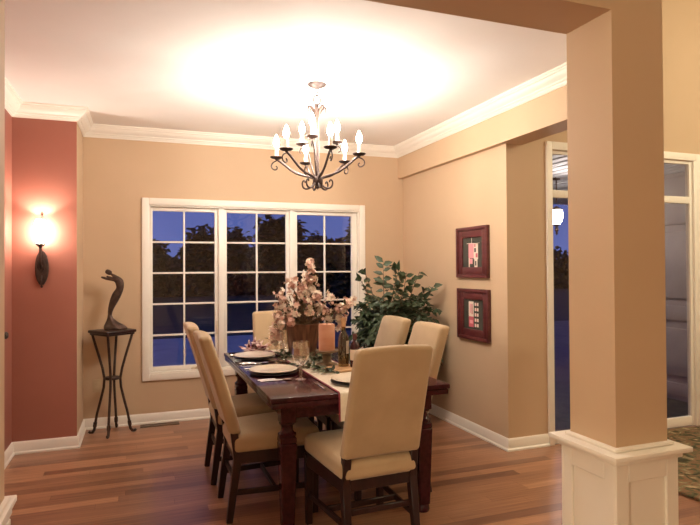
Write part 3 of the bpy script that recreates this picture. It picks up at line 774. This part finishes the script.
def floret(b, p, s):
    n_ = Vector((rnd.gauss(0, 1), rnd.gauss(0, 1), rnd.gauss(.3, 1))).normalized(); x = n_.orthogonal().normalized(); y = n_.cross(x); a0 = rnd.random()*6
    for q in range(5):
        a = a0 + q*2*PI/5; b.leaf(p, x*math.cos(a)+y*math.sin(a)+n_*.3, n_, .022*s, .017*s, .2, .2)
for k in range(190):
    a = rnd.uniform(0, 2*PI); el = rnd.random(); rr_ = rnd.uniform(.17, .25)
    floret(small[k % 2], Vector((math.cos(a)*rr_*(1.1-el*.65), math.sin(a)*rr_*(1.1-el*.65)*.9, .27+el*.33)), rnd.uniform(.7, 1.2))
for lx, lz in ((.05, .70), (.08, .66), (.02, .62), (.20, .45), (.24, .42), (.385, .41), (.36, .38), (.33, .40), (.32, .30), (.30, .36), (.28, .22), (-.25, .14), (-.22, .18), (-.20, .26), (-.18, .46), (-.14, .40), (-.19, .34), (-.24, .10), (-.16, .08)):
    for k in range(9): floret(small[k % 2], RX_*(lx+rnd.gauss(0, .022)) + UX*(lz+rnd.gauss(0, .022)) + DX*rnd.gauss(0, .03), rnd.uniform(.7, 1.2))
for b_, m_ in zip(small, (PINK, CREAMP)): o = b_.build('small_florets', m_, fa, smooth=0); o['kind'] = 'stuff'
stems.build('stems', DRIED, fa); leaves.build('leaves', GARLAND, fa, smooth=0)

# ---- greenery on the table
b = MB(); rnd = random.Random(21)
def litter(b, n, fx, L, W, zmax=.04):
    for k in range(n):
        x, y = fx(); d = Vector((rnd.uniform(-1, 1), rnd.uniform(-1, 1), rnd.uniform(-.1, .35)))
        b.leaf((x, y, ZR+.004+rnd.random()*zmax), d, (rnd.uniform(-.4, .4), rnd.uniform(-.4, .4), 1), L*rnd.uniform(.7, 1.2), W*rnd.uniform(.8, 1.2), .2, .15)
def ring():
    a = rnd.uniform(PI*.85, PI*2.05); r = rnd.uniform(.15, .22); return VX+math.cos(a)*r*.8, VY+math.sin(a)*r*1.5
litter(b, 150, ring, .06, .026)
def tail(): 
    t = rnd.random(); return -1.69+.13*t+rnd.uniform(-.03, .03), -1.85-.35*t+rnd.uniform(-.05, .05)
litter(b, 60, tail, .06, .024, .02)
gr = thing('greenery_garland', 'dark green leafy garland trailing round the vase foot toward the candle', 'garland', (VX, VY, ZR))
o = b.build('foliage', GARLAND, gr, smooth=0); o.location = (-VX, -VY, -ZR)
tw = MB(); tw.tube(bez((VX-.2, VY-.05, ZR+.006), (VX-.22, VY-.25, ZR+.006), (VX-.1, VY-.5, ZR+.006), (-1.56, -2.20, ZR+.006), 14), .003, 6)
o = tw.build('vine', DRIED, gr); o.location = (-VX, -VY, -ZR)
b = MB(); rnd = random.Random(5)
for k in range(46):
    x, y = -1.83+rnd.uniform(-.07, .07), -1.12+rnd.uniform(-.05, .06)
    b.leaf((x, y, ZT+.004+rnd.random()*.05), (rnd.uniform(-1, .6), rnd.uniform(-.8, .5), rnd.uniform(.0, .8)), (rnd.uniform(-.5, .5), -.6, 1), rnd.uniform(.06, .11), .026, .25, .25)
vs = thing('variegated_leaf_spray', 'pink and burgundy variegated leaves behind the farther dinner plate', 'leaf spray', (-1.8, -1.16, ZT))
o = b.build('foliage', VARIEG, vs, smooth=0); o.location = (1.8, 1.16, -ZT)
tw = MB(); tw.tube([(-1.90, -1.2, ZT+.005), (-1.8, -1.16, ZT+.006), (-1.68, -1.14, ZT+.005)], .003, 6); o = tw.build('twig', DRIED, vs); o.location = (1.8, 1.16, -ZT)

# ---- pictures
def picture(y0, y1, z0, z1, lab, art):
    t = thing('framed_picture', lab, 'picture', (0, (y0+y1)/2, (z0+z1)/2), 0, 'framed pictures on the right wall')
    hy_, hz = abs(y1-y0)/2, (z1-z0)/2; fw = .062
    b = MB()
    for sgn in (-1, 1):
        for a, c in (((-.034, sgn*hy_, -hz), (-.002, sgn*(hy_-.03), hz)),): b.box([min(p, q) for p, q in zip(a, c)], [max(p, q) for p, q in zip(a, c)], .004)
        a, c = (-.034, -hy_+.03, sgn*hz), (-.002, hy_-.03, sgn*(hz-.03)); b.box([min(p, q) for p, q in zip(a, c)], [max(p, q) for p, q in zip(a, c)], .004)
        a, c = (-.022, sgn*(hy_-.03), -hz+.03), (-.002, sgn*(hy_-fw-.03), hz-.03); b.box([min(p, q) for p, q in zip(a, c)], [max(p, q) for p, q in zip(a, c)], .003)
        a, c = (-.022, -hy_+fw+.03, sgn*(hz-.03)), (-.002, hy_-fw-.03, sgn*(hz-fw-.03)); b.box([min(p, q) for p, q in zip(a, c)], [max(p, q) for p, q in zip(a, c)], .003)
    b.build('frame', BURGUNDY, t)
    MB().box((-.012, -hy_+fw+.02, -hz+fw+.02), (-.004, hy_-fw-.02, hz-fw-.02)).build('mat_board', MAT_DARK, t, smooth=0)
    mats = [base_mat('print_%d' % i, c, .6)[0] for i, c in enumerate(((.75, .62, .52), (.50, .10, .13), (.72, .30, .32), (.03, .02, .02)))]
    b = MB()
    for (u0, u1, v0, v1, mi) in art: b.box((-.0135-.0003*mi, -u1, v0), (-.0118, -u0, v1), mi=mi)    # u grows toward the viewer's right
    b.build('art_print', mats, t, smooth=0)
art1 = [(-.09, .11, .075, .08, 0), (-.015, -.010, .08, .17, 0), (-.06, .02, -.05, .075, 2), (-.055, .0, -.04, .06, 1), (.02, .085, -.06, .08, 0), (.03, .055, .0, .035, 3), (.05, .08, -.045, -.01, 1), (.03, .05, .045, .07, 1),
        (-.06, -.045, -.13, -.03, 0), (-.045, .0, -.10, -.055, 2), (.03, .075, -.13, -.06, 0), (.042, .06, -.115, -.075, 3), (-.09, .10, -.185, -.18, 0)]
art2 = [(-.075, .0, -.02, .11, 0), (-.055, -.04, .01, .09, 2), (-.03, -.015, .0, .09, 1), (-.075, .0, -.11, -.02, 1), (-.06, -.01, -.08, -.05, 2), (-.06, -.02, .155, .16, 0)]
for r_ in range(5):
    for c_ in range(2): art2.append((.018+c_*.035, .04+c_*.035, -.105+r_*.045, -.078+r_*.045, 0))
    art2.append((.04, .053, -.10+r_*.045, -.085+r_*.045, 1))
picture(-1.155, -1.645, 1.345, 1.785, 'upper burgundy framed abstract print on the right wall', art1)
picture(-1.165, -1.655, .812, 1.25, 'lower burgundy framed abstract print on the right wall', art2)

# ---- wall sconce
sc = thing('wall_sconce', 'glowing bronze wall sconce on the terracotta wall', 'sconce', (-3.43, YN, 1.45))
b = MB(); b.soft((.045, .010, .135), .009, 8, 2, lambda q: (q.x*math.sqrt(max(0, 1-(q.z/.137)**2))*1.05+q.x*.04, q.y-.011, q.z)); b.build('backplate', IRON, sc)
b = MB(); b.tube([(0, -.018, .02), (0, -.05, .0), (0, -.085, .03), (0, -.095, .09), (0, -.085, .15)], [.009, .008, .008, .009, .010], 10)
b.tube([(0, -.018, -.06), (.0, -.04, -.10), (0, -.03, -.135), (0, -.015, -.15)], [.006, .006, .006, .009], 8)
for s_ in (-1, 1): b.tube(bez((0, -.02, -.03), (s_*.03, -.045, -.01), (s_*.035, -.045, .05), (s_*.008, -.05, .07), 8), .005, 6)
b.lathe([(.008, .15), (.012, .165), (.030, .178), (.034, .188), (.030, .19), (0, .186)], (0, -.085, 0), 20)
b.build('arm', IRON, sc)
MB().lathe([(.022, .188), (.034, .21), (.046, .26), (.048, .30), (.040, .345), (.030, .375), (.0285, .375), (.038, .345), (.046, .30), (.044, .26), (.032, .212), (.020, .19)], (0, -.085, 0), 24, caps=False).build('glass_shade', SHADEM, sc, smooth=60)
b = MB(); b.tube([(0, -.02, .12), (0, -.02, .36), (0, -.022, .40)], .004, 6); b.lathe([(0, .395), (.009, .402), (.010, .412), (.004, .424), (0, .43)], (0, -.022, 0), 12); b.build('finial_rod', IRON, sc)

l_ = lamp('sconce_uplight', 'SPOT', (-3.43, YN-.085, 1.45+.36), 14, .02, (1, .86, .72), (PI, 0, 0)); l_.data.spot_size = R(125); l_.data.spot_blend = .35

# ---- pedestal stand and sculpture
PXc, PYc = -2.930, -.20
ps = thing('pedestal_stand', 'slender dark iron plant stand with a square top beside the window', 'stand', (PXc, PYc, 0), R(-10))
b = MB(); s_ = .145
b.box((-s_, -s_, .880), (s_, s_, .906), .008, 2, m=Matrix.Rotation(R(45), 4, 'Z')).box((-s_+.012, -s_+.012, .863), (s_-.012, s_-.012, .881), .004, m=Matrix.Rotation(R(45), 4, 'Z')); b.build('top', DARKWOOD, ps)
for k in range(4):
    a = k*PI/2; c, s = math.cos(a), math.sin(a)
    pr_ = [(.165, .866), (.150, .81), (.115, .69), (.082, .57), (.066, .48), (.072, .40), (.100, .28), (.128, .17), (.142, .09), (.150, .035), (.166, .012), (.186, .012), (.196, .022)]
    b = MB(); b.tube([(c*r, s*r, z) for r, z in pr_], [.011]*9+[.012, .012, .011, .010], 8); b.tube([(c*.141, s*.141, .10), (c*.147, s*.147, .06)], .016, 8)
    b.build('leg', IRON, ps)
b = MB(); b.lathe([(0, .470), (.060, .470), (.063, .474), (.063, .488), (.060, .492), (0, .492)], n=28)
b.build('shelf_ring', IRON, ps)

sk = thing('figure_sculpture', 'dark bronze sculpture of a leaning figure reaching left on the iron stand', 'sculpture', (PXc+.012, PYc, .9065), -yaw); sk.scale = (.975, .975, .975)
def skin(name, verts, edges, radii, mat, parent, lev=2, fat=1.3):
    me = bpy.data.meshes.new(name); me.from_pydata(verts, edges, []); me.materials.append(mat)
    o = bpy.data.objects.new(name, me); COL.objects.link(o); o.parent = parent
    md = o.modifiers.new('skin', 'SKIN'); md.use_smooth_shade = True
    for i, sv in enumerate(me.skin_vertices[0].data):
        r = radii[i]; sv.radius = (r[0]*fat, r[1]*fat) if hasattr(r, '__len__') else (r*fat, r*fat)
        sv.use_root = (i == 0)
    sb = o.modifiers.new('subdivision', 'SUBSURF'); sb.levels = lev; sb.render_levels = lev
    return o
V_ = [(-.02, 0, .02), (-.034, 0, .08), (-.036, 0, .125), (-.032, 0, .165), (-.020, 0, .21), (-.002, 0, .252), (.016, 0, .292), (.034, 0, .328), (.058, 0, .365), (.057, 0, .405), (.050, 0, .443), (.028, 0, .470),   # 0-11 spine up to the shoulders
      (.0, 0, .487), (-.022, 0, .502),                                    # 12-13 neck
      (.004, -.022, .452), (-.052, -.026, .458), (-.085, -.026, .470), (-.104, -.026, .474),   # 14-17 near arm
      (.006, .026, .458), (-.045, .028, .468), (-.078, .026, .482)]       # 18-20 far arm
E_ = [(i, i+1) for i in range(13)] + [(11, 14), (14, 15), (15, 16), (16, 17), (11, 18), (18, 19), (19, 20)]
r_ = [(.038, .036), (.022, .022), (.013, .013), (.017, .017), (.023, .022), (.031, .028), (.034, .032), (.033, .03), (.021, .026), (.026, .03), (.027, .032), (.022, .026), .011, .010, .012, .010, .009, .005, .011, .010, .006]
skin('body', V_, E_, r_, BRONZE, sk)
b = MB(); b.soft((.022, .019, .024), .018, 3, 4, None, Matrix.Translation((-.046, 0, .518)) @ Matrix.Rotation(R(-65), 4, 'Y') @ Matrix.Diagonal((1, 1, 1.25, 1))); b.tube([(-.036, 0, .510), (-.012, 0, .494)], [.011, .011], 8)
b.build('head', BRONZE, sk)
b = MB()   # flowing skirt-like base with ridges
n = 40; t_ = bmesh.new(); rings = []
for z, r0, xo in ((0, .094, .010), (.010, .098, .012), (.028, .090, .006), (.045, .074, -.004), (.062, .055, -.014), (.08, .039, -.022), (.105, .025, -.030), (.128, .018, -.035), (.14, .014, -.035)):
    rings.append([t_.verts.new((xo + r0*(1+.13*math.sin(5*a+z*20)*(1 if z < .1 else .5))*math.cos(a), r0*.8*(1+.13*math.sin(5*a+z*20))*math.sin(a), z)) for a in (2*PI*i/n for i in range(n))])
for a_, b_ in zip(rings, rings[1:]):
    for i in range(n): t_.faces.new((a_[i], a_[(i+1) % n], b_[(i+1) % n], b_[i]))
t_.faces.new(rings[0][::-1]); t_.faces.new(rings[-1]); b.merge(t_); b.build('flared_base', BRONZE, sk, smooth=60)

# ---- outlet and floor vent
ot = thing('wall_outlet', 'ivory wall outlet low beside the iron stand', 'outlet', (-3.067, 0, .385))
MB().box((-.036, -.006, -.058), (.036, 0, .058), .004).build('cover_plate', ALMOND, ot)
for z in (-.021, .021):
    b = MB(); b.box((-.017, -.009, z-.014), (.017, -.006, z+.014), .003); b.build('socket', ALMOND, ot)
fv = thing('floor_vent', 'brown slotted floor vent under the window', 'vent', (-2.53, -.085, 0))
b = MB(); b.box((-.17, -.045, 0), (.17, -.037, .006)).box((-.17, .037, 0), (.17, .045, .006)).box((-.17, -.037, 0), (-.155, .037, .006)).box((.155, -.037, 0), (.17, .037, .006)); b.build('vent_frame', RUBBER, fv)
b = MB()
for i in range(24): b.box((-.15+i*.0128, -.037, 0), (-.145+i*.0128, .037, .005))
b.box((-.155, -.037, 0), (.155, .037, .001)); b.build('vent_grille', RUBBER, fv)

# ---- rug in the foyer
b = MB(); t_ = bmesh.new(); n = 72; rings = []
for r, z in ((1.13, 0), (1.15, .006), (1.15, .02), (1.135, .028), (0, .028)):
    if r == 0: c0 = t_.verts.new((0, 0, z)); rings.append([c0])
    else: rings.append([t_.verts.new((r*math.cos(2*PI*i/n), r*.86*math.sin(2*PI*i/n), z)) for i in range(n)])
for a_, b_ in zip(rings, rings[1:]):
    for i in range(n):
        if len(b_) == 1: t_.faces.new((a_[i], a_[(i+1) % n], b_[0]))
        else: t_.faces.new((a_[i], a_[(i+1) % n], b_[(i+1) % n], b_[i]))
t_.faces.new(rings[0][::-1]); b.merge(t_)
tag(b.build('area_rug', RUG, loc=(1.62, -2.93, 0), smooth=40), 'round olive and brown patterned rug on the foyer floor', 'rug')

# ---- potted ficus in the corner
FX, FY = -.44, -.74
ft = thing('potted_ficus', 'leafy green ficus in the corner behind the right hand chairs', 'plant', (FX, FY, 0))
MB().lathe([(0, 0), (.13, 0), (.14, .01), (.175, .26), (.19, .28), (.19, .31), (.175, .31), (.165, .27), (0, .26)], n=36).build('planter', STONE, ft)
tr = MB(); fo = MB(); rnd = random.Random(17)
trunks = [bez((dx, dy, .24), (dx*2, dy*2, .4), (dx*2.5, dy, .55), (dx*3.4, dy*3, .78), 8) for dx, dy in ((.02, .02), (-.03, .01), (.01, -.03))]
for pts in trunks: tr.tube(pts, [.014-.001*i for i in range(9)], 7)
def branch(p0, p1, sag, nl, L, W, face=None):
    p0, p1 = Vector(p0), Vector(p1); mid = (p0+p1)/2 + Vector((0, 0, .10)) 
    pts = bez(p0, p0+(mid-p0)*.9, mid+(p1-mid)*.5, p1+Vector((0, 0, -sag)), 10)
    for q in pts:
        q.x = min(q.x, -FX-.03); q.y = min(q.y, -FY-.03)
    tr.tube(pts, [.006-.0004*i for i in range(11)], 5)
    for k in range(nl):
        u = .25+.75*(k+.5)/nl; i = min(9, int(u*10)); q = pts[i].lerp(pts[i+1], u*10-i); d = (pts[i+1]-pts[i]).normalized()
        sd = d.cross(Vector((0, 0, 1))).normalized() * (1 if k % 2 else -1)
        dd = d*.6 + sd*rnd.uniform(.6, 1.1) + Vector((0, 0, rnd.uniform(-.7, .35)))
        e = q + dd.normalized()*L
        if e.x > -FX-.015 or e.y > -FY-.015: dd = Vector((-abs(dd.x), -abs(dd.y), dd.z))
        nn = Vector((rnd.uniform(-.4, .4), rnd.uniform(-.7, .2), .8)) if face is None else face + Vector((rnd.uniform(-.5, .5), rnd.uniform(-.5, .5), rnd.uniform(0, .8)))
        fo.leaf(q, dd, nn, L*rnd.uniform(.75, 1.2), W*rnd.uniform(.8, 1.15), .25, .3)
for k in range(230):
    a = rnd.uniform(0, 2*PI); z = rnd.uniform(.42, 1.25); rr_ = .42*math.sqrt(max(.05, 1-((z-.78)/.62)**2))*rnd.uniform(.7, 1.1)
    src = trunks[k % 3][rnd.randint(4, 8)]
    branch(src, (math.cos(a)*rr_, math.sin(a)*rr_, z), rnd.uniform(.02, .12), 16, .085, .040)
DXp, RXp = Vector((math.sin(yaw), math.cos(yaw), 0)), Vector((math.cos(yaw), -math.sin(yaw), 0))
for lx, z, n_ in ((-.30, 1.42, 13), (-.34, 1.34, 12), (-.12, 1.50, 12), (-.02, 1.46, 12), (.03, 1.42, 8), (.10, 1.39, 10), (.22, 1.40, 9), (.30, 1.24, 10), (.37, 1.27, 8), (-.40, .95, 12), (-.42, .80, 12), (.40, 1.05, 10), (-.36, 1.10, 10), (-.15, 1.36, 12), (.16, 1.31, 12), (.05, 1.32, 12)):
    branch(trunks[rnd.randint(0, 2)][8], RXp*lx + Vector((0, 0, z)) + DXp*rnd.uniform(-.12, .02), .0, n_, .095, .05, DXp*-1)
tr.build('branches', BARK, ft); fo.build('foliage', LEAF, ft, smooth=0)

# ---- chandelier
CHX, CHY = -1.523, -1.79
cl = thing('chandelier', 'bronze scrolled chandelier with nine lit candle bulbs over the table', 'chandelier', (CHX, CHY, H))
b = MB(); b.lathe([(0, 0), (.066, 0), (.068, -.006), (.060, -.016), (.03, -.026), (.012, -.034), (0, -.036)], n=32); b.build('ceiling_canopy', IRON, cl)
b = MB()
def link(z, r, ax, rr_=.004):
    b.tube([(math.cos(t)*r*(1 if ax == 0 else 0), math.cos(t)*r*(0 if ax == 0 else 1), z+math.sin(t)*r*1.25) for t in [2*PI*i/16 for i in range(17)]], rr_, 6)
link(-.045, .014, 0, .003); link(-.075, .014, 1, .003); link(-.115, .026, 0, .005)
b.build('chain', IRON, cl)
b = MB(); b.lathe([(0, -.142), (.010, -.146), (.012, -.16), (.006, -.175), (.016, -.19), (.02, -.215), (.010, -.24), (.012, -.30), (.015, -.48), (.012, -.60), (.017, -.64), (.030, -.665), (.034, -.69), (.024, -.71), (.010, -.725), (.014, -.738), (0, -.75)], n=20)
b.build('centre_stem', IRON, cl)
ang0 = -yaw
for k in range(6):     # leaf curls near the crown
    a = k*PI/3; c, s = math.cos(a), math.sin(a); b = MB()
    pts = bez((.012*c, .012*s, -.24), (.02*c, .02*s, -.17), (.075*c, .075*s, -.13), (.065*c, .065*s, -.20), 10); b.tube(pts, [.003, .005, .007, .008, .008, .007, .006, .005, .004, .003, .002], 6, flat=1.4)
    b.build('leaf_scroll', IRON, cl)
def arm(a, rad, zc, upper):
    c, s = math.cos(a), math.sin(a); P = lambda r, z: (r*c, r*s, z)
    b = MB()
    if not upper:
        pts = bez(P(.022, -.675), P(.07, -.645), P(.13, -.655), P(.20, -.60), 10) + bez(P(.20, -.60), P(.255, -.555), P(.275, -.535), P(rad, zc-.012), 8)[1:]
        b.tube(pts, [.0085]*len(pts), 8, flat=1.0)
        pts = bez(P(rad, zc-.02), P(rad+.045, zc-.03), P(rad+.05, zc-.075), P(rad+.012, zc-.085), 8) + bez(P(rad+.012, zc-.085), P(rad-.01, zc-.085), P(rad-.012, zc-.06), P(rad+.004, zc-.058), 5)[1:]
        b.tube(pts, .005, 6)
        pts = bez(P(.02, -.70), P(.055, -.76), P(.115, -.755), P(.11, -.70), 9) + bez(P(.11, -.70), P(.105, -.675), P(.085, -.68), P(.088, -.70), 4)[1:]
        b.tube(pts, [.007]*8+[.006]*6, 6)
    else:
        pts = bez(P(.018, -.66), P(.05, -.62), P(.065, -.56), P(.08, -.50), 8) + bez(P(.08, -.50), P(.10, -.44), P(.14, -.46), P(rad, zc-.012), 8)[1:]
        b.tube(pts, .0065, 7)
        pts = bez(P(rad, zc-.02), P(rad+.03, zc-.03), P(rad+.035, zc-.06), P(rad+.008, zc-.065), 8); b.tube(pts, .004, 6)
    arm_o = b.build('arm', IRON, cl)
    b = MB(); b.lathe([(.006, -.016), (.012, -.008), (.034, -.003), (.045, .004), (.046, .008), (.036, .006), (0, .004)], P(rad, zc), 22); b.build('drip_cup', IRON, arm_o)
    MB().lathe([(.0135, .005), (.0135, .075), (.009, .08), (0, .08)], P(rad, zc), 14).build('candle_sleeve', CANDLESLEEVE, arm_o)
    MB().lathe([(.007, .08), (.017, .092), (.021, .108), (.018, .128), (.010, .150), (.003, .165), (0, .168)], P(rad, zc), 14).build('bulb', BULBM, arm_o, smooth=60)
# angles measured so that two arms come toward the viewer
view_a = math.atan2(-math.cos(yaw), -math.sin(yaw))       # direction from the stem to the viewer
for k in range(6): arm(view_a - PI/2 + R(10+60*k) + PI, .30, -.515, False) if False else arm(view_a + PI/2 - R(10+60*k), .30, -.515, False)
for k in range(3): arm(view_a + PI/2 - R(100+120*k), .15, -.41, True)
